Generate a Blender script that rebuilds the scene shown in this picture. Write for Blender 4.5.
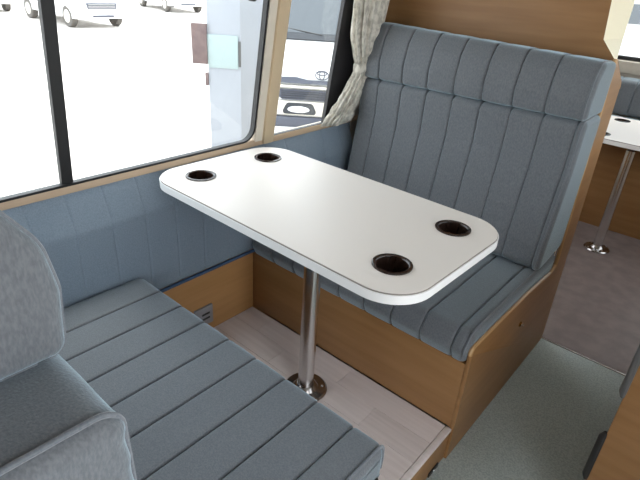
import bpy, bmesh, math, random
from mathutils import Vector, Matrix
random.seed(7)
for o in list(bpy.data.objects): bpy.data.objects.remove(o, do_unlink=True)
SC = bpy.context.scene
COL = SC.collection
PI = math.pi

# ---------------------------------------------------------------- camera
def make_camera():
    yaw, pit, rol = map(math.radians, (39.2776, -27.6987, 3.8912))
    f = Vector((-math.sin(yaw)*math.cos(pit), math.cos(yaw)*math.cos(pit), math.sin(pit)))
    s = f.cross(Vector((0, 0, 1))).normalized(); u = s.cross(f)
    s2 = s*math.cos(rol) + u*math.sin(rol); u2 = -s*math.sin(rol) + u*math.cos(rol)
    cd = bpy.data.cameras.new('camera'); cam = bpy.data.objects.new('camera', cd); COL.objects.link(cam)
    M = Matrix((s2, u2, -f)).transposed().to_4x4(); M.translation = Vector((1.2775, -1.1563, 1.218))
    cam.matrix_world = M
    cd.sensor_width = 36; cd.lens = 507.684/640*36; cd.clip_start = .02; cd.clip_end = 300
    SC.camera = cam
make_camera()

# ---------------------------------------------------------------- light and exposure
SC.view_settings.view_transform = 'Standard'
SC.view_settings.look = 'None'
SC.view_settings.gamma = 1
SC.view_settings.use_curve_mapping = False
SC.view_settings.exposure = 1.65
W = bpy.data.worlds.new('sky'); SC.world = W; W.use_nodes = True
bgn = W.node_tree.nodes['Background']
bgn.inputs[0].default_value = (0.90, 0.95, 1.0, 1); bgn.inputs[1].default_value = 1.5
def sun(energy, rot):
    l = bpy.data.lights.new('sun', 'SUN'); l.energy = energy; l.angle = math.radians(25); l.color = (1, .97, .92)
    o = bpy.data.objects.new('sun', l); COL.objects.link(o); o.rotation_euler = rot
sun(1.0, (math.radians(35), 0, math.radians(200)))

# ---------------------------------------------------------------- materials
def newmat(name, col, rough=.6, metal=0, spec=.5, sheen=0, coat=0):
    m = bpy.data.materials.new(name); m.use_nodes = True
    b = m.node_tree.nodes['Principled BSDF']
    b.inputs['Base Color'].default_value = (*col, 1); b.inputs['Roughness'].default_value = rough
    b.inputs['Metallic'].default_value = metal; b.inputs['Specular IOR Level'].default_value = spec
    b.inputs['Sheen Weight'].default_value = sheen; b.inputs['Coat Weight'].default_value = coat
    return m
def noise_mat(name, c1, c2, scale=(20, 20, 20), detail=4, rough=.6, bump=0, bscale=None, bdist=.001, lo=.35, hi=.65, **k):
    m = newmat(name, c1, rough, **k); nt = m.node_tree; N = nt.nodes; L = nt.links; b = N['Principled BSDF']
    tc = N.new('ShaderNodeTexCoord'); mp = N.new('ShaderNodeMapping'); mp.inputs['Scale'].default_value = scale
    L.new(tc.outputs['Object'], mp.inputs[0])
    n = N.new('ShaderNodeTexNoise'); n.inputs['Scale'].default_value = 1; n.inputs['Detail'].default_value = detail
    L.new(mp.outputs[0], n.inputs['Vector'])
    r = N.new('ShaderNodeValToRGB'); r.color_ramp.elements[0].position = lo; r.color_ramp.elements[1].position = hi
    r.color_ramp.elements[0].color = (*c1, 1); r.color_ramp.elements[1].color = (*c2, 1)
    L.new(n.outputs['Fac'], r.inputs[0]); L.new(r.outputs[0], b.inputs['Base Color'])
    if bump:
        mp2 = N.new('ShaderNodeMapping'); mp2.inputs['Scale'].default_value = bscale or scale; L.new(tc.outputs['Object'], mp2.inputs[0])
        n2 = N.new('ShaderNodeTexNoise'); n2.inputs['Scale'].default_value = 1; n2.inputs['Detail'].default_value = 3
        L.new(mp2.outputs[0], n2.inputs['Vector'])
        bp = N.new('ShaderNodeBump'); bp.inputs['Strength'].default_value = bump; bp.inputs['Distance'].default_value = bdist
        L.new(n2.outputs['Fac'], bp.inputs['Height']); L.new(bp.outputs[0], b.inputs['Normal'])
    return m
FAB = noise_mat('velour', (.105, .113, .125), (.145, .154, .167), (340, 340, 130), 3, .95, .5, (420, 420, 160), .0012, sheen=.75)
FABW = noise_mat('velour_wall', (.175, .225, .28), (.225, .28, .34), (300, 300, 300), 3, .95, .4, (420, 420, 420), .001, sheen=.35)
for m_, t_ in ((FAB, (.68, .88, 1)), (FABW, (.8, .85, .95))):
    m_.node_tree.nodes['Principled BSDF'].inputs['Sheen Tint'].default_value = (*t_, 1)
    m_.node_tree.nodes['Principled BSDF'].inputs['Sheen Roughness'].default_value = .45
PIPE = noise_mat('piping', (.11, .125, .145), (.15, .165, .185), (300, 300, 300), 2, .9, sheen=.4)
PIPED = newmat('piping_dark', (.05, .09, .17), .9)
WOOD = noise_mat('wood_laminate', (.25, .128, .048), (.30, .158, .064), (3, 3, 40), 5, .42, spec=.4)
WOODX = noise_mat('wood_laminate_horizontal', (.25, .128, .048), (.30, .158, .064), (2, 30, 30), 5, .42, spec=.4)
WOODLIT = noise_mat('wood_laminate_lit', (.42, .225, .085), (.48, .26, .105), (3, 3, 40), 5, .42, spec=.4)  # lighter copy of the wood laminate, side light on the wall board put into its colour
EDGE = newmat('edge_banding', (.48, .29, .13), .35)
CREAM = newmat('cream_edge', (.80, .72, .52), .5)
PILL = noise_mat('pillar_cream', (.66, .60, .50), (.70, .64, .54), (8, 8, 8), 3, .6)
PILT = newmat('pillar_tan', (.60, .47, .31), .5)
TRIM = noise_mat('sill_tan', (.50, .36, .24), (.56, .42, .29), (60, 4, 60), 3, .5)
WHITE = newmat('table_laminate', (.70, .655, .615), .45, spec=.35)
WEDGE = newmat('table_edge', (.86, .86, .86), .3)
GEDGE = newmat('table_edge_line', (.25, .22, .20), .5)
BROWNP = newmat('brown_plastic', (.022, .012, .009), .16)
CHROME = newmat('chrome', (.68, .67, .67), .25, 1)
CHROMED = newmat('dark_chrome', (.30, .28, .27), .2, 1)
BRASS = newmat('brass', (.55, .36, .15), .25, 1)
RUB = newmat('black_rubber', (.012, .012, .013), .55)
RUBG = newmat('grey_rubber', (.10, .10, .10), .4)
BLKP = newmat('black_panel', (.016, .015, .018), .45)
CARPET = noise_mat('carpet', (.32, .37, .36), (.44, .49, .475), (180, 180, 180), 3, .95, .7, (300, 300, 300), .003, .38, .62)
VINYL = noise_mat('brown_vinyl', (.16, .125, .12), (.205, .165, .155), (14, 14, 14), 6, .55, .2, (150, 150, 150), .001)
PLANKS = [noise_mat('pale_plank_%s' % n, a, b, (4, 60, 60), 5, .42, spec=.5) for n, a, b in
          (('light', (.64, .56, .54), (.70, .62, .60)), ('mid', (.61, .53, .51), (.68, .605, .585)), ('dark', (.58, .505, .485), (.66, .58, .56)))]
HEAD = noise_mat('ceiling_vinyl', (.46, .44, .40), (.50, .48, .44), (40, 40, 40), 3, .8)
WALLV = noise_mat('wall_vinyl', (.50, .45, .38), (.54, .49, .42), (40, 40, 40), 3, .7)
CURT = noise_mat('curtain_cloth', (.40, .38, .33), (.64, .61, .54), (60, 60, 45), 5, .9, .3, (400, 400, 400), .001, .4, .58, sheen=.2)
ASPH = noise_mat('pale_concrete', (.58, .54, .50), (.74, .70, .66), (.6, .6, .6), 6, .9)
CARW = newmat('white_paint', (.80, .80, .80), .25, coat=.5)
CARG = newmat('car_glass', (.05, .06, .07), .05, spec=.8)
CARB = newmat('car_black', (.025, .028, .035), .4)
CARD = newmat('grille_dark', (.07, .075, .10), .35)
CARS = newmat('car_silver', (.66, .62, .56), .3, .4)
LAMP = newmat('headlamp', (.75, .76, .78), .08, .2)
TYRE = newmat('tyre', (.12, .11, .10), .8)
COLM = noise_mat('column_paint', (.33, .355, .40), (.37, .395, .44), (3, 3, 3), 3, .6)
COLM2 = newmat('column_paint_cool', (.66, .72, .82), .6)
SIGN = newmat('pale_cyan_plate', (.36, .45, .46), .4)
BROWNB = noise_mat('brown_board', (.13, .09, .09), (.19, .135, .13), (12, 12, 12), 4, .7)
def glass_mat():
    m = bpy.data.materials.new('pane_glass'); m.use_nodes = True; nt = m.node_tree; N = nt.nodes; L = nt.links
    N.remove(N['Principled BSDF'])
    t = N.new('ShaderNodeBsdfTransparent'); t.inputs[0].default_value = (.93, .95, .95, 1)
    g = N.new('ShaderNodeBsdfGlossy'); g.inputs['Roughness'].default_value = .02
    x = N.new('ShaderNodeMixShader'); x.inputs[0].default_value = .05
    L.new(t.outputs[0], x.inputs[1]); L.new(g.outputs[0], x.inputs[2]); L.new(x.outputs[0], N['Material Output'].inputs[0])
    return m
GLASS = glass_mat()

# ---------------------------------------------------------------- helpers
ROOT = {}
def tag(o, label=None, cat=None, group=None, kind=None):
    if label: o['label'] = label
    if cat: o['category'] = cat
    if group: o['group'] = group
    if kind: o['kind'] = kind
    return o
def thing(name, label, cat, loc=(0, 0, 0), rz=0, group=None, kind=None):
    o = bpy.data.objects.new(name, None); COL.objects.link(o); o.location = loc; o.rotation_euler = (0, 0, rz)
    o.empty_display_size = .05
    ROOT[o.name] = Vector(loc) if not rz else None
    return tag(o, label, cat, group, kind)
def obj(name, bm, mat, parent=None, smooth=True, angle=35, local=False, label=None):
    me = bpy.data.meshes.new(name)
    bmesh.ops.recalc_face_normals(bm, faces=bm.faces)
    if parent and not local:
        p = parent; off = Vector((0, 0, 0))
        while p: off += p.location; p = p.parent
        bmesh.ops.translate(bm, verts=bm.verts, vec=-off)
    if smooth:
        for f in bm.faces: f.smooth = True
        for e in bm.edges:
            if len(e.link_faces) == 2 and e.calc_face_angle(0) > math.radians(angle): e.smooth = False
    bm.to_mesh(me); bm.free()
    for m in (mat if isinstance(mat, (list, tuple)) else [mat]): me.materials.append(m)
    o = bpy.data.objects.new(name, me); COL.objects.link(o)
    if parent: o.parent = parent
    if label: o['label'] = label
    return o
def struct(name, bm, mat, **k):
    return tag(obj(name, bm, mat, **k), kind='structure')
def box(bm, a, b, bev=0, seg=2):
    vs = bmesh.ops.create_cube(bm, size=1)['verts']
    for v in vs:
        v.co = Vector([a[i] + (b[i]-a[i])*(v.co[i]+.5) for i in range(3)])
    if bev:
        es = list({e for v in vs for e in v.link_edges})
        bmesh.ops.bevel(bm, geom=es, offset=bev, segments=seg, affect='EDGES', profile=.5)
    return bm
def BX(a, b, bev=0, seg=2): return box(bmesh.new(), a, b, bev, seg)
def prism(bm, pts, fn, t0, t1, bev=0, seg=2):
    """closed 2-D polygon pts, fn(p, q, t) -> 3-D, from t0 to t1"""
    A = [bm.verts.new(fn(p[0], p[1], t0)) for p in pts]; B = [bm.verts.new(fn(p[0], p[1], t1)) for p in pts]
    n = len(pts); fs = [bm.faces.new(A), bm.faces.new(B[::-1])]
    for i in range(n): fs.append(bm.faces.new((A[i], B[i], B[(i+1) % n], A[(i+1) % n])))
    if bev:
        es = [e for f in fs[:2] for e in f.edges]
        bmesh.ops.bevel(bm, geom=es, offset=bev, segments=seg, affect='EDGES', profile=.5)
    return bm
YZ = lambda p, q, t: (t, p, q)
XZ = lambda p, q, t: (p, t, q)
XY = lambda p, q, t: (p, q, t)
def round_poly(pts, n=6):
    """pts: (x, y, r) -> rounded closed polyline"""
    out = []; N = len(pts)
    for i in range(N):
        p = Vector(pts[i][:2]); a = Vector(pts[i-1][:2]); b = Vector(pts[(i+1) % N][:2]); r = pts[i][2]
        if r <= 0: out.append(tuple(p)); continue
        u = (a-p); v = (b-p); ang = u.angle(v); d = min(r/math.tan(ang/2), u.length*.49, v.length*.49)
        s = p + u.normalized()*d; e = p + v.normalized()*d
        for k in range(n+1):
            t = k/n; out.append(tuple((1-t)**2*s + 2*t*(1-t)*p*1.0 + t*t*e) if r < 0 else tuple(arc(s, p, e, t)))
    return out
def arc(s, p, e, t):
    # circular arc tangent at s and e to corner p
    m = (s+e)/2; h = (p-m); half = (s-m).length
    if h.length < 1e-9: return m
    a = math.atan2(half, h.length)  # half angle of corner
    r = half/math.cos(a); c = m - h.normalized()*(r*math.sin(a))
    u = s-c; w = e-c; th = u.angle(w)
    if th < 1e-6: return s
    return c + (math.sin((1-t)*th)*u + math.sin(t*th)*w)/math.sin(th)
def resample(poly, step):
    out = []; N = len(poly)
    for i in range(N):
        a = Vector(poly[i]); b = Vector(poly[(i+1) % N]); L = (b-a).length
        if L < 1e-7: continue
        k = max(1, int(round(L/step)))
        for j in range(k): out.append(a + (b-a)*j/k)
    return out
def tube(bm, pts, r, n=8, closed=False):
    pts = [Vector(p) for p in pts]; rings = []; N = len(pts); prev = None
    for i, p in enumerate(pts):
        if closed: t = (pts[(i+1) % N]-pts[i-1]).normalized()
        else: t = (pts[min(i+1, N-1)]-pts[max(i-1, 0)]).normalized()
        a = prev if prev else (Vector((0, 0, 1)) if abs(t.z) < .9 else Vector((1, 0, 0)))
        a = (a - t*a.dot(t)).normalized(); prev = a; b = t.cross(a)
        rr = r[i] if isinstance(r, (list, tuple)) else r
        rings.append([bm.verts.new(p + (a*math.cos(2*PI*k/n)+b*math.sin(2*PI*k/n))*rr) for k in range(n)])
    for i in range(N if closed else N-1):
        A = rings[i]; B = rings[(i+1) % N]
        for k in range(n): bm.faces.new((A[k], A[(k+1) % n], B[(k+1) % n], B[k]))
    if not closed: bm.faces.new(rings[0][::-1]); bm.faces.new(rings[-1])
    return bm
def lathe(bm, prof, c=(0, 0, 0), n=40, axis='z'):
    """prof list of (r, z)"""
    rings = []
    for r, z in prof:
        if r < 1e-6: rings.append([bm.verts.new((0, 0, z))])
        else: rings.append([bm.verts.new((r*math.cos(2*PI*k/n), r*math.sin(2*PI*k/n), z)) for k in range(n)])
    for A, B in zip(rings, rings[1:]):
        for k in range(n):
            j = (k+1) % n
            if len(A) == 1 and len(B) == 1: continue
            if len(A) == 1: bm.faces.new((A[0], B[k], B[j]))
            elif len(B) == 1: bm.faces.new((A[k], A[j], B[0]))
            else: bm.faces.new((A[k], A[j], B[j], B[k]))
    vs = [v for R_ in rings for v in R_]
    for v in vs:
        if axis == 'x': v.co = Vector((v.co.z, v.co.x, v.co.y))
        elif axis == 'y': v.co = Vector((v.co.x, v.co.z, v.co.y))
        v.co += Vector(c)
    return bm

# channelled upholstery: a rounded profile in (d, z) run along x, with stitched grooves at the seams
def cushion(prof, x0, x1, seams, fn, groove=.007, mask=None, endr=.03, puff=.002, wrinkle=0, step=.012):
    P = resample(prof, step); n = len(P)
    nor = []
    area = sum(P[i].x*P[(i+1) % n].y - P[(i+1) % n].x*P[i].y for i in range(n))
    for i in range(n):
        t = (P[(i+1) % n]-P[i-1]).normalized(); nn = Vector((t.y, -t.x)); nor.append(nn if area > 0 else -nn)
    M = [mask(p, q) if mask else 1 for p, q in zip(P, nor)]
    xs = []
    K = 6
    ends = [(x0+endr*(1-math.cos(a)), -endr*(1-math.sin(a))) for a in [PI/2*k/K for k in range(K+1)]]
    st = {round(x, 5): o for x, o in ends}
    for x, o in ends: st[round(x1-(x-x0), 5)] = o
    for s in seams:
        for dx in (-.02, -.012, -.007, -.004, -.002, 0, .002, .004, .007, .012, .02):
            if x0+endr < s+dx < x1-endr: st.setdefault(round(s+dx, 5), 0)
    k = int((x1-x0)/.03)
    for i in range(1, k):
        x = x0+(x1-x0)*i/k
        if x0+endr < x < x1-endr and all(abs(x-y) > .006 for y in st): st[round(x, 5)] = 0
    xs = sorted(st)
    bm = bmesh.new(); rings = []
    allS = sorted([x0]+list(seams)+[x1])
    for x in xs:
        e = st[x]; g = max([math.exp(-((x-s)/.0030)**2) for s in seams] or [0])
        lo = max([s for s in allS if s <= x+1e-6]); hi = min([s for s in allS if s >= x-1e-6])
        pf = math.sin(PI*(x-lo)/(hi-lo))**.45 if hi-lo > 1e-6 else 0
        ring = []
        for i in range(n):
            o = e + M[i]*(-groove*g + puff*pf)
            if wrinkle:
                o += wrinkle*M[i]*math.sin(P[i].y*150+3*math.sin(x*9)+2*math.sin(x*31))*max(0, math.sin(x*13+P[i].y*9))
            q = P[i] + nor[i]*o
            ring.append(bm.verts.new(fn(x, q.x, q.y)))
        rings.append(ring)
    for A, B in zip(rings, rings[1:]):
        for i in range(n): bm.faces.new((A[i], A[(i+1) % n], B[(i+1) % n], B[i]))
    for R_, e in ((rings[0], 0), (rings[-1], 0)):
        c = sum((v.co for v in R_), Vector())/n
        inn = [bm.verts.new(v.co + (c-v.co).normalized()*.008) for v in R_]
        for i in range(n): bm.faces.new((R_[i], R_[(i+1) % n], inn[(i+1) % n], inn[i]))
        bm.faces.new(inn)
    return bm

# ---------------------------------------------------------------- the vehicle shell
FZ = -.132                                   # aisle floor
TX = .15
def wallx(z): return -.045 + TX*(z-.675)     # inner face of the leaning upper side wall
def WP(y, z, out=0.0): return (wallx(z)-out, y, z)
YF, YR, XR, ZC = -2.1, 3.0, 1.95, 1.80

bm = BX((-.12, YF, FZ-.07), (XR+.1, YR, FZ-.008))
struct('floor', bm, VINYL)
# carpet on the aisle floor
bm = bmesh.new(); prism(bm, [(.80, -2.0), (1.93, -2.0), (1.93, .862), (.80, .862)], XY, FZ-.008, FZ, .002)
tag(obj('carpet_runner', bm, CARPET), 'grey green short pile carpet on the aisle floor beside the dinette', 'carpet')
bm = BX((.90, .860, FZ-.008), (1.9, .872, FZ+.003), .002)
struct('trim_3', bm, CHROMED)

# left wall: lower board, pillars and head built round the window openings
def wall_piece(bm, y0, y1, z0, z1, t=.022):
    P = [WP(y0, z0), WP(y1, z0), WP(y1, z1), WP(y0, z1)]
    Q = [WP(p[1], p[2], t) for p in P]
    A = [bm.verts.new(p) for p in P]; B = [bm.verts.new(q) for q in Q]
    bm.faces.new(A); bm.faces.new(B[::-1])
    for i in range(4): bm.faces.new((A[i], B[i], B[(i+1) % 4], A[(i+1) % 4]))
ZW0, ZW1 = .668, 1.42
bm = bmesh.new()
box(bm, (-.12, YF, FZ), (-.047, YR, .655))
wall_piece(bm, YF, -1.28, .655, ZC+.02)
wall_piece(bm, -1.28, YR, ZW1, ZC+.02)
wall_piece(bm, -1.28, .62, .600, ZW0)
wall_piece(bm, .62, .95, .655, ZW1)
wall_piece(bm, 1.9, YR, .655, ZW1)
wall_piece(bm, .95, 1.9, .655, .75)
struct('wall_left', bm, WALLV)
# tan board under the wall cushion, between the two benches
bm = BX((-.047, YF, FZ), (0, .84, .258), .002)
struct('wall_panel', bm, WOODLIT)
# unseen right wall: long galley window, open entrance doorway enlarged for side light
bm = bmesh.new()
for a, b in (((XR, YF, FZ), (XR+.05, -1.55, ZC)), ((XR, -1.55, 1.68), (XR+.05, .1, ZC)), ((XR, -.62, FZ), (XR+.05, YR, .72)),
             ((XR, -.62, .72), (XR+.05, -.35, 1.70)), ((XR, -.35, 1.50), (XR+.05, YR, ZC)),
             ((XR, 1.10, .72), (XR+.05, 1.35, 1.50)), ((XR, 2.6, .72), (XR+.05, YR, 1.50))):
    box(bm, a, b)
struct('wall_right', bm, WALLV)
def flat_window(name, x, y0, y1, z0, z1, along='y'):
    t = thing(name, None, None, (0, 0, 0), kind='structure')
    w = .025
    def P(a, b, c0, c1, th):   # along-axis a..b, z c0..c1
        if along == 'y': return BX((x-th, a, c0), (x+th, b, c1), .004)
        return BX((a, x-th, c0), (b, x+th, c1), .004)
    for a, b, c0, c1 in ((y0, y1, z0, z0+w), (y0, y1, z1-w, z1), (y0, y0+w, z0+w, z1-w), (y1-w, y1, z0+w, z1-w)):
        obj('frame_bar', P(a, b, c0, c1, .022), RUB, t)
    obj('pane', P(y0+w-.004, y1-w+.004, z0+w-.004, z1-w+.004, .003), GLASS, t)
    return t
flat_window('window_4', XR+.025, -.35, 1.10, .72, 1.50)
flat_window('window_5', XR+.025, 1.35, 2.6, .72, 1.50)
# rear wall and its window
bm = bmesh.new()
RX0, RX1, RZ0, RZ1 = .12, 1.80, .815, 1.50
for a, b in (((-.1, YR, FZ), (XR+.05, YR+.05, RZ0)), ((-.1, YR, RZ1), (XR+.05, YR+.05, ZC)), ((-.1, YR, RZ0), (RX0, YR+.05, RZ1)), ((RX1, YR, RZ0), (XR+.05, YR+.05, RZ1))):
    box(bm, a, b)
struct('wall_rear', bm, WALLV)
flat_window('window_3', YR+.025, RX0, RX1, RZ0, RZ1, 'x')
bm = BX((-.1, YF-.05, FZ), (XR+.05, YF, ZC)); struct('wall_front', bm, WOOD)
bm = BX((-.12, YF-.05, ZC), (XR+.05, YR+.05, ZC+.05)); struct('ceiling', bm, HEAD)

# ---- window 1: the wide sliding window with black rubber seal
def ring_strip(bm, outer, inner, o0, o1):
    """frame between two closed (y,z) loops of equal length, from wall offset o0 to o1"""
    n = len(outer)
    R4 = [[bm.verts.new(WP(p[0], p[1], o)) for p in L] for L, o in ((outer, o0), (inner, o0), (inner, o1), (outer, o1))]
    for k in range(4):
        A = R4[k]; B = R4[(k+1) % 4]
        for i in range(n): bm.faces.new((A[i], A[(i+1) % n], B[(i+1) % n], B[i]))
def rrect(y0, y1, z0, z1, r, n=6): return round_poly([(y0, z0, r), (y1, z0, r), (y1, z1, r), (y0, z1, r)], n)
def slab_loop(bm, loop, o0, o1):
    A = [bm.verts.new(WP(p[0], p[1], o0)) for p in loop]; B = [bm.verts.new(WP(p[0], p[1], o1)) for p in loop]
    bm.faces.new(A); bm.faces.new(B[::-1]); n = len(loop)
    for i in range(n): bm.faces.new((A[i], B[i], B[(i+1) % n], A[(i+1) % n]))
w1 = thing('window_1', None, None, (-.03, -.8, .68), kind='structure')
bm = bmesh.new(); ring_strip(bm, rrect(-1.26, .048, .672, 1.40, .05), rrect(-1.252, .040, .679, 1.392, .044), -.004, .016)
obj('rubber_seal', bm, RUB, w1)
bm = bmesh.new(); slab_loop(bm, rrect(-.634, -.604, .678, 1.394, .002, 1), .002, .018)
obj('mullion', bm, RUB, w1)
bm = bmesh.new(); slab_loop(bm, [(-1.252, .680), (-.615, .680), (-.615, 1.392), (-1.252, 1.392)], .006, .009)
obj('pane', bm, GLASS, w1)
bm = bmesh.new(); slab_loop(bm, [(-.62, .680), (.040, .680), (.040, 1.392), (-.62, 1.392)], .011, .014)
obj('pane', bm, GLASS, w1)
bm = bmesh.new(); tube(bm, [WP(-.03, 1.145, .0), WP(-.03, 1.145, -.018)], .014, 12); tube(bm, [WP(-.05, 1.15, -.012), WP(-.005, 1.15, -.012)], .005, 8)
obj('latch', bm, RUB, w1)
# ---- pillar between the windows
bm = bmesh.new(); slab_loop(bm, rrect(.050, .086, .655, 1.42, .003, 2), -.006, .018)
struct('trim_4', bm, PILL)
bm = bmesh.new(); slab_loop(bm, rrect(.084, .132, .655, 1.42, .006, 3), -.016, .018)
struct('trim_5', bm, PILT)
# ---- window 2: narrow fixed pane, then the black panel
w2 = thing('window_2', None, None, (-.03, .25, .68), kind='structure')
bm = bmesh.new(); ring_strip(bm, rrect(.108, .60, .668, 1.41, .02), rrect(.116, .592, .675, 1.40, .016), .0, .016)
obj('rubber_seal', bm, RUB, w2)
bm = bmesh.new(); slab_loop(bm, [(.112, .672), (.44, .672), (.44, 1.404), (.112, 1.404)], .010, .013)
obj('pane', bm, GLASS, w2)
bm = bmesh.new(); slab_loop(bm, [(.437, .672), (.60, .672), (.60, 1.404), (.422, 1.404)], .002, .018)
obj('black_panel', bm, BLKP, w2)
bm = bmesh.new(); tube(bm, [WP(.165, 1.15, .0), WP(.165, 1.15, -.018)], .012, 12); tube(bm, [WP(.15, 1.155, -.012), WP(.21, 1.155, -.012)], .005, 8)
obj('latch', bm, RUB, w2)
# ---- sill trim running under both windows
bm = bmesh.new(); prism(bm, [(-.060, .655), (-.039, .655), (-.040, .668), (-.043, .673), (-.060, .673)], lambda p, q, t: (p, t, q), YF, .70)
struct('trim_1', bm, TRIM)
bm = bmesh.new()
bm = BX((-.0465, YF, .652), (-.0395, .70, .657), .0015); struct('trim_2', bm, TRIM)

# ---- padded wall cushion under the windows
prof = round_poly([(.000, .262, .010), (.004, .40, 0), (.002, .545, .05), (-.030, .628, .015), (-.0435, .657, .004), (-.0465, .657, 0), (-.0465, .262, 0)], 5)
wc = thing('wall_cushion', 'blue grey padded cushion panel along the wall below the window', 'cushion', (-.02, -.5, .25))
seams = [-1.9+.105*k for k in range(24)]
def wall_mask(p, n): return 1 if n.x > .1 or (n.y > .3 and p.y > .58) else 0
bm = cushion(prof, -2.05, .60, seams, lambda x, d, z: (d, x, z), .0016, wall_mask, .012, .0008)
obj('padding', bm, FABW, wc)
bm = bmesh.new(); tube(bm, [(.004, -2.04, .259), (.004, .60, .259)], .006, 8)
obj('piping', bm, PIPED, wc, label='dark blue piping along the lower edge')

# ---- grey socket plate low on the wall panel
sp = thing('wall_socket', 'small grey socket plate low on the tan wall board', 'socket', (0, -.245, .075))
obj('plate', BX((0, -.285, .035), (.010, -.205, .115), .003), newmat('grey_plastic', (.28, .28, .30), .5), sp)
for z in (.062, .082): obj('slot', BX((.010, -.256, z), (.013, -.222, z+.007), .001), RUB, sp)

# ---------------------------------------------------------------- platform between the benches
pf = thing('platform', 'low step of pale laminate planks under the table', 'platform', (.45, -.2, FZ))
obj('riser', BX((.886, -.474, FZ), (.904, -.002, -.010), .002), WOODX, pf)
obj('deck_board', BX((.002, -.474, FZ), (.884, -.002, -.010)), WOODX, pf)
obj('edge_strip', BX((.888, -.474, -.010), (.908, -.002, .001), .002), PLANKS[0], pf)
yy = -.003; row = 0
while yy > -.46:
    y0 = yy-.0941; xx = .887; off = (.0, .17, .30)[row % 3]; cuts = [.002]
    c = .887-off-.28 if off else .887-.40
    cs = [.887]
    first = (.36, .20, .44)[row % 3]; cs.append(.887-first)
    while cs[-1] > .40: cs.append(cs[-1]-.40)
    if cs[-1] > .08: cs.append(.003)
    else: cs[-1] = .003
    for a, b in zip(cs, cs[1:]):
        obj('plank', BX((b+.0003, y0+.0003, -.010), (a-.0003, yy-.0003, 0), .0005, 1), PLANKS[(row*2+int(a*7)) % 3], pf)
    yy = y0; row += 1
lt = thing('door_catch', 'tiny black catch at the foot of the step riser', 'catch', (.908, -.075, FZ+.02))
obj('catch_body', BX((.904, -.105, -.128), (.909, -.045, -.112), .002), RUB, lt)
obj('catch_screw', lathe(bmesh.new(), [(0, .909), (.004, .909), (.003, .911), (0, .911)], (0, -.075, -.120), 12, 'x'), CHROME, lt)

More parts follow.
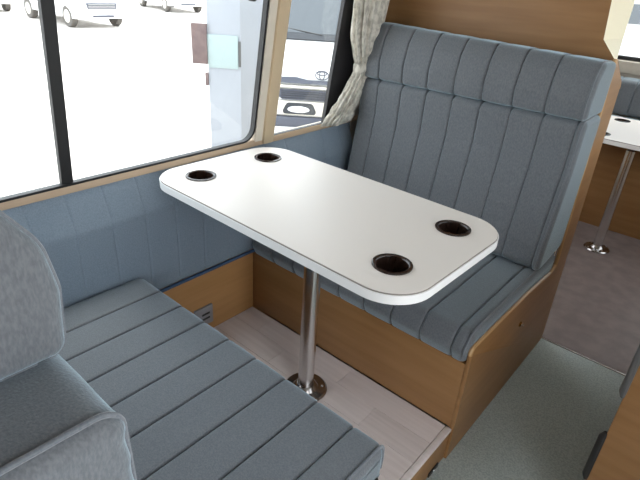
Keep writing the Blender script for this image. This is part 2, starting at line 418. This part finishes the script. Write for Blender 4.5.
# ---------------------------------------------------------------- benches
ZB, ZS = .252, .350
def rim(poly, inset=-.0005):
    P = resample(poly, .012); n = len(P); area = sum(P[i].x*P[(i+1) % n].y - P[(i+1) % n].x*P[i].y for i in range(n)); out = []
    for i in range(n):
        t = (P[(i+1) % n]-P[i-1]).normalized(); nn = Vector((t.y, -t.x))*(1 if area > 0 else -1); q = P[i]-nn*inset
        if q.x < .685: out.append((q.x, q.y))
    return out
def bench(y0, s, far):
    """y0 = y of the box front; s = +1 opens away from the camera's side, -1 toward it"""
    F = lambda x, d, z: (x, y0+s*d, z)
    def B(a, b, bev=.002):
        p = F(*a); q = F(*b); return BX([min(p[i], q[i]) for i in range(3)], [max(p[i], q[i]) for i in range(3)], bev)
    if far:
        bb = thing('bench_base', 'tan wooden bench box under the far grey seat', 'bench', (.45, y0+s*.4, FZ))
    else:
        bb = thing('bench_base', 'tan wooden bench box hidden under the near grey seat', 'bench', (.45, y0+s*.4, FZ))
    zf = 0.001 if far else FZ
    obj('front_panel', B((.002, 0, zf), (.900, .016, ZB)), WOODX, bb)
    obj('top_board', B((.002, .016, ZB-.016), (.900, .70, ZB)), WOODX, bb)
    if far:
        lean = lambda z: -.016*max(0, z-.30)/.73
        # L-shaped end board with a tall upstand behind the cushion ends
        pr = round_poly([(0, FZ, 0), (0, .312, .022), (.40, .305, .0), (.655, .285, .03), (.706, .30, .01), (.708, 1.036, 0), (.858, .950, .012), (.862, .93, 0), (.862, FZ, 0)], 5)
        bm = bmesh.new(); prism(bm, [(F(0, p[0], 0)[1], p[1]) for p in pr], lambda p, q, t: (t+lean(q), p, q), .899, .912, .0025, 2)
        ep = obj('end_panel', bm, WOOD, bb)
        pts = [(.9055+lean(p[1]), y0+s*p[0], p[1]) for p in pr[1:-1]]
        bm = bmesh.new(); tube(bm, pts, .0070, 8); obj('edge_banding', bm, EDGE, ep, label='pale tan edge banding')
        c = thing('catch_button', 'small brass catch on the end board of the far bench', 'catch', (.912, .416, .182))
        obj('rose', lathe(bmesh.new(), [(0, .912), (.010, .912), (.011, .915), (.007, .918), (0, .918)], (0, .416, .182), 16, 'x'), BRASS, c)
        obj('button', lathe(bmesh.new(), [(0, .918), (.005, .918), (.005, .925), (0, .926)], (0, .416, .182), 12, 'x'), CHROME, c)
    else:
        obj('end_panel', B((.901, .0, FZ), (.915, .66, ZB+.0)), WOOD, bb)
    # seat cushion
    pos = 'far' if far else 'near'
    sc = thing('seat_cushion', ('grey blue channelled seat cushion of the far bench beyond the table' if far else
               'dark grey channelled seat cushion of the near bench in the foreground'), 'cushion', (.45, y0+s*.25, ZB))
    x0 = .004; x1 = .902 if far else .938
    pr = round_poly([(.0 if far else -.006, ZB+.001, .012), (-.022 if far else -.010, .300, .03), (.012 if far else -.006, ZS+.003, .034 if far else .022), (.703, ZS+.003, .02), (.703, ZB+.001, .01)], 6)
    seams = [.020+.104*k for k in range(1, 9)]
    def mask(p, n): return 1 if (n.y > .2 or (n.x < -.3)) and p.x < .69 else 0
    bm = cushion(pr, x0, x1, seams, F, .0070, mask, .026, .0018)
    seat = obj('seat_pad', bm, FAB, sc)
    xe = x1-.010
    bm = bmesh.new(); tube(bm, [F(xe, d, z) for d, z in rim(pr) if z > ZB+.012], .0034, 8)
    obj('piping', bm, PIPE, seat)
    if not far:
        k = thing('cushion_snap', 'small black snap under the corner of the near seat cushion', 'fastener', (.93, y0+.0, .26))
        obj('snap_cap', lathe(bmesh.new(), [(0, -.003), (.012, -.003), (.014, .0), (.010, .006), (0, .008)], (.938, y0-.026, .264), 16, 'x'), RUB, k)
    # backrest: tall lower cushion with the headrest bolster above it
    bc = thing('backrest_cushion', ('tall channelled grey backrest cushion leaning behind the far seat' if far else
               'grey velour backrest cushion at lower left corner below the rounded bolster'), 'cushion', (.45, y0+s*.55, ZS))
    q = round_poly([(.472, ZS+.006, .030), (.480, .45, .05), (.528, .72, .05), (.530, .862, .026), (.705, .866, .02), (.705, ZS+.03, .03)], 6)
    def mask2(p, n): return 1 if (n.x < -.2 or n.y > .5) and p.x < .68 else 0
    sx = [.030+.106*k for k in range(1, 9)]
    bm = cushion(q, .050 if far else .03, .905 if far else .948, (sx[:8] if far else sx[:7]), F, .0050, mask2, .016, .0018, .0022)
    back = obj('back_pad', bm, FAB, bc)
    xe = (.905 if far else .948)-.012
    bm = bmesh.new(); tube(bm, [F(xe, d, z) for d, z in rim(q)], .0031, 8)
    obj('piping', bm, PIPE, back)
    hb = thing('headrest_bolster', ('channelled grey headrest bolster along the top of the far backrest' if far else
               'rounded pale grey headrest bolster at left edge in the foreground'), 'cushion', (.45, y0+s*.6, .86))
    hx = .900 if far else .848
    q = round_poly([(.526, .869, .016), (.520, .93, .05), (.538, 1.005, .05), (.572, 1.052, .03), (.705, 1.045, .02), (.705, .869, .015)], 6) if far else \
        round_poly([(.532, .869, .016), (.526, .94, .05), (.534, .990, .06), (.580, 1.058, .06), (.705, 1.062, .02), (.705, .869, .015)], 6)
    FS = (lambda x, d, z: F(x, d, z-(x-.45)*.035*max(0, z-.87)/.18)) if far else F
    bm = cushion(q, .055 if far else .03, hx, sx[:7], FS, .0055, mask2, .014, .0022)
    bol = obj('bolster_pad', bm, FAB, hb)
    xe = hx-.012
    bm = bmesh.new(); tube(bm, [FS(xe, d, z) for d, z in rim(q)], .0031, 8)
    obj('piping', bm, PIPE, bol)
bench(0.0, 1, True)
bench(-.478, -1, False)

# partition behind the far backrest: its free edge is cut to a shallow V
bm = bmesh.new()
zs = [FZ, .30, 1.030, 1.087, 1.20, 1.50, ZC]
xf = [.890, .890, .890, .838, .828, .815, .80]
xb = [.865, .865, .865, .864, .864, .864, .864]
rows = []
for z, a, b in zip(zs, xf, xb): rows.append([bm.verts.new(p) for p in ((-.04 if z < .7 else wallx(z), .711, z), (a, .711, z), (b, .845, z), (-.04 if z < .7 else wallx(z), .845, z))])
for A, B in zip(rows, rows[1:]):
    for k in range(4):
        f = bm.faces.new((A[k], A[(k+1) % 4], B[(k+1) % 4], B[k])); f.material_index = 1 if k == 1 else 0
bm.faces.new(rows[0]); bm.faces.new(rows[-1][::-1])
pt = obj('partition', bm, [WOOD, CREAM], angle=20)
tag(pt, 'tan wooden partition with cream free edge rising behind the far backrest', 'partition')
# ---------------------------------------------------------------- tables
def rr_loop(x0, x1, y0, y1, r, n=12):
    return round_poly([(x0, y0, r), (x1, y0, r), (x1, y1, r), (x0, y1, r)], n)
def plate_with_holes(outer, holes, z0, z1):
    bm = bmesh.new(); n = 40
    loops = [outer] + [[(cx+r*math.cos(2*PI*k/n), cy+r*math.sin(2*PI*k/n)) for k in range(n)] for cx, cy, r in holes]
    for z in (z0, z1):
        es = []
        for L in loops:
            vs = [bm.verts.new((p[0], p[1], z)) for p in L]
            for i in range(len(vs)): es.append(bm.edges.new((vs[i], vs[(i+1) % len(vs)])))
        bmesh.ops.triangle_fill(bm, edges=es, use_beauty=True)
    bm.verts.ensure_lookup_table(); tot = sum(len(L) for L in loops); i0 = 0
    for L in loops:
        m = len(L)
        for i in range(m):
            a, b = i0+i, i0+(i+1) % m
            bm.faces.new((bm.verts[a], bm.verts[b], bm.verts[b+tot], bm.verts[a+tot]))
        i0 += m
    return bm
def table(loc, rz, hx, hy, H, label, pole, cr=.10, ins=(.108, .114), edge=.0255):
    t = thing('dinette_table', label, 'table', loc, rz)
    ax, ay = ins
    holes = [(-hx+ax, -hy+ay), (-hx+ax, hy-ay), (hx-.106, hy-ay), (hx-.106, -hy+ay)]
    bm = plate_with_holes(rr_loop(-hx, hx, -hy, hy, cr), [(a, b, .038) for a, b in holes], H-edge+.002, H)
    obj('tabletop', bm, WHITE, t, local=True, angle=50)
    # thick white edge band and the thin dark line above it
    for nm, m, z0, z1, g in (('edge_band', WEDGE, H-edge, H-.004, .0035), ('edge_line', GEDGE, H-.0042, H-.0012, .0012)):
        bm = bmesh.new(); O = rr_loop(-hx-g, hx+g, -hy-g, hy+g, cr+g); I = rr_loop(-hx+.003, hx-.003, -hy+.003, hy-.003, cr-.003)
        n = len(O); R4 = [[bm.verts.new((p[0], p[1], z)) for p in L] for L, z in ((O, z0), (O, z1), (I, z1), (I, z0))]
        for k in range(4):
            A = R4[k]; B = R4[(k+1) % 4]
            for i in range(n): bm.faces.new((A[i], A[(i+1) % n], B[(i+1) % n], B[i]))
        obj(nm, bm, m, t, local=True, angle=50)
    for a, b in holes:
        bm = lathe(bmesh.new(), [(.036, H+.0005), (.0375, H+.0035), (.041, H+.0045), (.0455, H+.003), (.046, H+.0004), (.0375, H+.0002),
                                 (.0355, H-.05), (.0, H-.052), (0, H-.049), (.033, H-.047), (.0355, H)], (a, b, 0), 40)
        obj('cup_holder', bm, BROWNP, t, local=True, angle=60)
    px, py = pole
    bm = lathe(bmesh.new(), [(0, .0), (.0255, .0), (.0255, H-edge-.01), (0, H-edge-.01)], (px, py, 0), 40)
    obj('pole', bm, CHROME, t, local=True)
    bm = lathe(bmesh.new(), [(0, 0), (.070, 0), (.072, .003), (.066, .009), (.042, .013), (.034, .022), (.029, .026), (0, .026)], (px, py, .0), 40)
    fl = obj('base_flange', bm, CHROMED, t, local=True)
    for k in range(4):
        a = PI/4+k*PI/2
        bm = lathe(bmesh.new(), [(0, .009), (.005, .009), (.004, .013), (0, .014)], (px+.055*math.cos(a), py+.055*math.sin(a), 0), 10)
        obj('screw', bm, CHROME, fl, local=True)
    bm = lathe(bmesh.new(), [(0, H-edge-.012), (.035, H-edge-.030), (.07, H-edge-.010), (.07, H-edge+.001), (0, H-edge+.001)], (px, py, 0), 32)
    obj('top_bracket', bm, CHROMED, t, local=True)
    return t
cx, cy = (-.0130+.8980)/2, (-.4098+.0887)/2
c_, s_ = math.cos(.0205), math.sin(.0205)
dx, dy = .4674-cx, -.1897-cy
table((cx, cy, 0), -.0205, .4555, .24925, .66, 'white rounded table on one chrome pole in front of the far seat', (dx*c_-dy*s_, dx*s_+dy*c_))
table((.80, 2.22, FZ-.008), 0, .33, .33, .664, 'white table with chrome leg in the rear dinette at right edge', (.035, -.22), .06, (.2, .10))

# ---------------------------------------------------------------- curtain gathered in the corner
def curtain():
    t = thing('curtain', 'pale patterned curtain gathered by a tie beside the far backrest', 'curtain', (.05, .52, .68))
    keys = [  # z, cx, cy, rx, ry
        (1.62, .105, .55, .040, .12), (1.30, .090, .52, .040, .10), (1.14, .078, .510, .038, .080), (1.02, .068, .507, .036, .066), (.95, .060, .520, .028, .046),
        (.915, .054, .528, .022, .034), (.90, .052, .530, .020, .032), (.88, .050, .528, .024, .036), (.84, .044, .515, .026, .044), (.78, .034, .490, .028, .052), (.735, .022, .475, .028, .062), (.700, .012, .455, .028, .074), (.680, .006, .448, .022, .072)]
    def lerp(z):
        for a, b in zip(keys, keys[1:]):
            if a[0] >= z >= b[0]:
                u = (a[0]-z)/(a[0]-b[0]); u = u*u*(3-2*u) * .5 + u*.5
                return [a[i]+(b[i]-a[i])*u for i in range(1, 5)]
        return keys[-1][1:]
    bm = bmesh.new(); rings = []; n = 120; Z = [1.62-(1.62-.682)*k/80 for k in range(81)]
    for z in Z:
        cx, cy, rx, ry = lerp(z); ring = []
        for k in range(n):
            a = 2*PI*k/n
            amp = .16 + .06*math.sin(3*a+z*4)
            low = max(0, min(1, (.86-z)/.12))
            w = 1+amp*math.sin(13*a+1.4*math.sin(z*6)+.8*math.sin(2*a)) + low*.14*math.sin(5*a+z*60)+low*.08*math.sin(9*a-z*95)
            ring.append(bm.verts.new((cx+rx*w*math.cos(a), cy+ry*w*math.sin(a), z)))
        rings.append(ring)
    for A, B in zip(rings, rings[1:]):
        for k in range(n): bm.faces.new((A[k], A[(k+1) % n], B[(k+1) % n], B[k]))
    bm.faces.new(rings[-1]); bm.faces.new(rings[0][::-1])
    obj('cloth', bm, CURT, t, angle=80)
    bm = bmesh.new(); L = []
    for k in range(40):
        a = 2*PI*k/40; L.append((.051+.025*math.cos(a), .529+.037*math.sin(a), .905+.006*math.sin(a)))
    n = 40
    for z0, z1, g in ((-.018, .018, 0),):
        R4 = [[bm.verts.new((p[0]+(p[0]-.051)*q, p[1]+(p[1]-.529)*q, p[2]+z)) for p in L] for z, q in ((z0, .0), (z0*.6, .12), (z1*.6, .12), (z1, .0), (0, -.1))]
        for k in range(5):
            A = R4[k]; B = R4[(k+1) % 5]
            for i in range(n): bm.faces.new((A[i], A[(i+1) % n], B[(i+1) % n], B[i]))
    obj('tie_band', bm, CURT, t, angle=80)
    bm = bmesh.new(); tube(bm, [(.06, .40, 1.625), (.06, .70, 1.625)], .008, 8); obj('rail', bm, CHROME, t)
curtain()

# ---------------------------------------------------------------- rear dinette
rb = thing('rear_bench', 'tan wooden bench box of the rear dinette behind the chrome leg', 'bench', (.8, 2.6, FZ))
obj('front_panel', BX((.02, 2.34, FZ-.008), (1.50, 2.358, .40), .002), WOODX, rb)
obj('top_board', BX((.02, 2.34, .40), (1.50, 2.98, .416), .002), WOODX, rb)
rs = thing('rear_seat_cushion', 'dark grey seat cushion of the rear dinette beneath its table', 'cushion', (.8, 2.6, .416))
pr = round_poly([(0, .417, .012), (-.005, .45, .03), (.02, .484, .03), (.455, .484, .02), (.455, .417, .01)], 5)
obj('seat_pad', cushion(pr, .03, 1.50, [.1+.104*k for k in range(14)], lambda x, d, z: (x, 2.345+d, z), .006, lambda p, n: 1 if n.y > .2 or n.x < -.3 else 0, .02, .003), FAB, rs)
rk = thing('sofa_back_cushion', 'grey backrest cushion under the rear window at right edge', 'cushion', (.8, 2.85, .49))
pr = round_poly([(.0, .492, .02), (.04, .70, .05), (.16, .725, .04), (.16, .492, .02)], 5)
obj('back_pad', cushion(pr, .03, 1.50, [.1+.104*k for k in range(14)], lambda x, d, z: (x, 2.80+d, z), .006, lambda p, n: 1 if n.y > .2 or n.x < -.3 else 0, .02, .003), FAB, rk)
bm = BX((.0, 2.962, .735), (1.9, 2.998, .812), .006); struct('trim_6', bm, WALLV)

# ---------------------------------------------------------------- galley cabinet at the right edge
gc = thing('galley_cabinet', 'tan wooden cabinet at lower right corner with black edge guards', 'cabinet', (1.6, .3, FZ))
obj('body', BX((1.274, .012, FZ+.001), (1.94, 1.0, .72), .002), WOOD, gc)
obj('end_panel', BX((1.273, .0, FZ+.001), (1.94, .012, .72), .004), WOOD, gc)
obj('worktop', BX((1.265, -.01, .72), (1.945, 1.01, .75), .006), WHITE, gc)
for z0, z1, m, lab in ((.10, .268, RUB, None), (.385, .70, RUBG, 'grey edge guard')):
    bm = bmesh.new(); tube(bm, [(1.271, .004, z0), (1.268, .004, z0+.015), (1.268, .004, z1-.015), (1.271, .004, z1)], [.005, .009, .009, .005], 10)
    obj('edge_guard', bm, m, gc, label=lab)
# ceiling lamp outside the frame
cl = thing('ceiling_light', 'white ceiling lamp above the table', 'light', (.9, -.3, ZC))
obj('housing', BX((.75, -.45, ZC-.025), (1.05, -.15, ZC), .006), WHITE, cl)

# ---------------------------------------------------------------- outside
GZ = -.75
bm = BX((-90, -60, GZ-.2), (60, 110, GZ)); struct('ground', bm, ASPH)
def wheel(parent, c, r=.32, w=.2):
    bm = lathe(bmesh.new(), [(0, -w/2), (r*.6, -w/2), (r*.92, -w/2), (r, -w/2+.03), (r, w/2-.03), (r*.92, w/2), (r*.6, w/2), (0, w/2)], c, 28, 'y')
    o = obj('wheel', bm, TYRE, parent, local=True)
    s = 1 if c[1] > 0 else -1
    bm = lathe(bmesh.new(), [(0, w/2*s), (r*.60, w/2*s), (r*.56, (w/2+.012)*s), (r*.2, (w/2+.006)*s), (0, (w/2+.01)*s)], c, 24, 'y')
    obj('hubcap', bm, CARS, o, local=True)
def sidepoly(prof, wfn, bm):
    """loft a side profile (x,z) across the width; wfn(x,z) half width"""
    A = [bm.verts.new((p[0], wfn(*p), p[1])) for p in prof]; B = [bm.verts.new((p[0], -wfn(*p), p[1])) for p in prof]
    n = len(prof); bm.faces.new(A); bm.faces.new(B[::-1])
    for i in range(n): bm.faces.new((A[i], B[i], B[(i+1) % n], A[(i+1) % n]))
def van(loc, rz, label, L=4.6, W=1.75, H=2.0, group=None, detail=False):
    """front at local x = 0 facing +x"""
    t = thing('van', label, 'vehicle', loc, rz, group)
    hw = W/2
    wf = lambda x, z: hw - max(0, z-1.0)*.16 - (0.04 if z < .35 else 0)
    pr = round_poly([(-.02, .28, .06), (.02, .62, .05), (-.06, 1.02, .10), (-.28, 1.30, .08), (-.98, H-.06, .12), (-1.5, H, .2), (-L+.25, H, .2), (-L, H-.35, .1), (-L, .32, .08)], 5)
    bm = bmesh.new(); sidepoly(pr, wf, bm)
    es = [e for f in bm.faces if len(f.verts) > 6 for e in f.edges]
    bmesh.ops.bevel(bm, geom=es, offset=.05, segments=3, affect='EDGES', profile=.5)
    obj('body', bm, CARW, t, local=True, angle=50)
    def quad(P, th, nm, mat, par=t, nrm=None):
        bm = bmesh.new(); P = [Vector(p) for p in P]
        n = (P[1]-P[0]).cross(P[2]-P[0]).normalized() if nrm is None else Vector(nrm)
        A = [bm.verts.new(p+n*th) for p in P]; B = [bm.verts.new(p-n*.02) for p in P]; k = len(P)
        bm.faces.new(A); bm.faces.new(B[::-1])
        for i in range(k): bm.faces.new((A[i], B[i], B[(i+1) % k], A[(i+1) % k]))
        return obj(nm, bm, mat, par, local=True)
    # windscreen
    def sl(z): return -.28 - (z-1.30)*(.70/(H-.06-1.30))
    z0, z1 = 1.335, H-.12
    ws = quad([(sl(z0), -hw+.12, z0), (sl(z0), hw-.12, z0), (sl(z1), hw-.24, z1), (sl(z1), -hw+.24, z1)], .012, 'windscreen', CARG)
    quad([(sl(1.28)+.012, -hw+.12, 1.275), (sl(1.28)+.012, hw-.12, 1.275), (sl(1.335)+.012, hw-.14, 1.335), (sl(1.335)+.012, -hw+.14, 1.335)], .012, 'cowl', CARB)
    for s in (-1, 1):
        bm = bmesh.new(); tube(bm, [(sl(1.33)+.03, s*.12+.1, 1.33), (sl(1.40)+.03, s*.45+.02, 1.38)], .008, 6); obj('wiper', bm, RUB, t, local=True)
        # side windows
        for a, b in ((-1.02, -1.80), (-1.88, -3.0), (-3.08, -4.2)):
            zz0, zz1 = 1.18, H-.28
            y0, y1 = s*(wf(0, zz0)), s*(wf(0, zz1)); a1 = a-.12 if a > -1.1 else a
            quad([(a if a < -1.1 else a+.25, y0, zz0), (b, y0, zz0), (b, y1, zz1), (a1, y1, zz1)], .008, 'side_window', CARG, nrm=(0, s, .12))
        bm = box(bmesh.new(), (-.62, s*(hw+.01) - .05, 1.12), (-.50, s*(hw+.16) - 0, 1.38) if s > 0 else (-.50, s*(hw+.01)+.05, 1.38), .03)
        if s < 0: bm.free(); bm = box(bmesh.new(), (-.62, -(hw+.16), 1.12), (-.50, -(hw-.04), 1.38), .03)
        obj('mirror', bm, CARB if not detail else CARW, t, local=True)
    if not detail:
        quad([(.022, -.46, .56), (.022, .46, .56), (.005, .50, .73), (.005, -.50, .73)], .02, 'grille', CARD)
        for k in range(3): obj('grille_bar', BX((.0, -.44, .595+.045*k), (.045, .44, .605+.045*k), .003), CARS, t, local=True)
        for s in (-1, 1): quad([(.0, s*.54, .58), (.0, s*.80, .62), (-.03, s*.82, .84), (-.02, s*.56, .80)], .025, 'headlight', LAMP, nrm=(1, 0, .2))
        obj('bumper', BX((-.10, -hw+.02, .28), (.06, hw-.02, .52), .04), CARW, t, local=True)
        quad([(.065, -.35, .33), (.065, .35, .33), (.065, .35, .39), (.065, -.35, .39)], .003, 'air_intake', CARD, nrm=(1, 0, 0))
        quad([(.068, -.17, .44), (.068, .17, .44), (.068, .17, .52), (.068, -.17, .52)], .006, 'number_plate', WEDGE, nrm=(1, 0, 0))
    else:
        # front as it shows through the narrow window (heights above ground)
        quad([(.010, -.52, .835), (.005, -.66, .885), (-.01, -.30, .90), (-.02, -.16, .872), (-.02, .16, .872), (-.01, .30, .90), (.005, .66, .885), (.010, .52, .835)], .03, 'upper_grille', CARD, nrm=(1, 0, .1))
        obj('chrome_bar', BX((-.02, -.72, .785), (.045, .72, .815), .008), CARS, t, local=True)
        g = quad([(.02, -.62, .765), (.02, .62, .765), (.02, .44, .650), (.02, -.44, .650)], .02, 'grille', CARD, nrm=(1, 0, 0))
        for k in range(4): obj('grille_slat', BX((.035, -.46, .668+.025*k), (.052, .46, .674+.025*k), .002), CARB, g, local=True)
        obj('bumper_bar', BX((-.05, -hw+.05, .470), (.050, hw-.05, .640), .02), CARS, t, local=True)
        for s in (-1, 1):
            bm = bmesh.new(); prism(bm, round_poly([(s*.24-.21, .49, .03), (s*.24+.21, .49, .03), (s*.24+.15, .62, .05), (s*.24-.15, .62, .05)], 4), lambda p, q, r: (r, p, q), .03, .060)
            h = obj('lamp_housing', bm, CARB, t, local=True)
            bm = bmesh.new(); bmesh.ops.create_icosphere(bm, subdivisions=3, radius=1)
            for v in bm.verts: v.co = Vector((.058+v.co.x*.02, s*.25+v.co.y*.13, .545+v.co.z*.04))
            obj('fog_lamp', bm, LAMP, h, local=True)
            quad([(-.02, s*.66, .76), (-.02, s*.84, .80), (-.12, s*.84, 1.02), (-.06, s*.66, .93)], .03, 'headlight', LAMP, nrm=(1, 0, .2))
        obj('lower_grille', BX((-.04, -.62, .335), (.056, .62, .455), .01), CARD, t, local=True)
        obj('bumper', BX((-.10, -hw+.03, .20), (.048, hw-.03, .335), .02), CARW, t, local=True)
        # oval three-loop emblem
        bm = bmesh.new()
        for rx, rz_, cz in ((.075, .05, 0), (.03, .047, 0), (.055, .018, .02)):
            tube(bm, [(.004, rx*math.cos(2*PI*k/28), 0.935+cz+rz_*math.sin(2*PI*k/28)) for k in range(28)], .006, 6, True)
        obj('emblem', bm, CARD, t, local=True)
    for x in (-.85, -L+.95):
        for s in (-1, 1): wheel(t, (x if detail else x+.25, s*(hw-.13), .32))
    return t
ang = math.atan2(-4.58, 3.88)
van((-2.60, 3.42, GZ), ang, 'white van parked close outside the narrow window, dark grilles facing in', W=1.88, detail=True)
van((-15.2, 7.50, GZ), 0.0, 'white van parked far outside behind the window, dark grille facing the window', W=1.75)
van((-20.7, 6.1, GZ), math.atan2(-2.0, 16), 'white van partly cut by the window mullion at top left', W=1.75)
van((-19.6, 13.9, GZ), math.atan2(-3, 16), 'white van farthest away at the top of the window beside the column', W=1.75)
van((-.4, 18.5, GZ), math.radians(8), 'white van seen through the rear window at the top right corner', W=1.8)

# steel column outside with its plate
cl_ = thing('steel_column', 'pale blue painted column standing just outside the window', 'column', (-1.45, 1.15, GZ))
Lp, Cp, Rp = (-1.50, .98), (-1.335, 1.110), (-1.36, 1.36)
Bp = (-1.56, 1.28)
bm = bmesh.new(); prism(bm, [Lp, Cp, Rp, Bp], XY, GZ, 2.6, .006)
obj('post', bm, COLM, cl_)
bm = bmesh.new(); prism(bm, [(-1.75, .8), (-1.1, .8), (-1.1, 1.5), (-1.75, 1.5)], XY, GZ, GZ+.03, .005)
obj('foot_plate', bm, COLM, cl_)
def on_face(u0, u1, z0, z1, g0, g1, A=Lp, B=Cp):
    A = Vector(A); B = Vector(B); d = (B-A); n = Vector((d.y, -d.x)).normalized()
    P = [A+d*u0+n*g0, A+d*u1+n*g0, A+d*u1+n*g1, A+d*u0+n*g1]
    bm = bmesh.new(); prism(bm, [tuple(p) for p in P], XY, z0, z1, .0015); return bm
pl = obj('plate', on_face(.0, .93, .635, .835, .001, .008), SIGN, cl_, label='pale cyan notice plate')
obj('plate_backing', on_face(.95, 1.02, .650, .805, .001, .012), RUBG, cl_)
tag(obj('brown_board', on_face(-.46, -.0, .655, .895, -.02, .02), BROWNB, None), 'brown board fixed beside the pale column outside', 'board')

bb = bpy.data.objects['brown_board']
obj('board_foot', on_face(-.10, -.01, .52, .60, -.02, .01), BROWNB, bb)
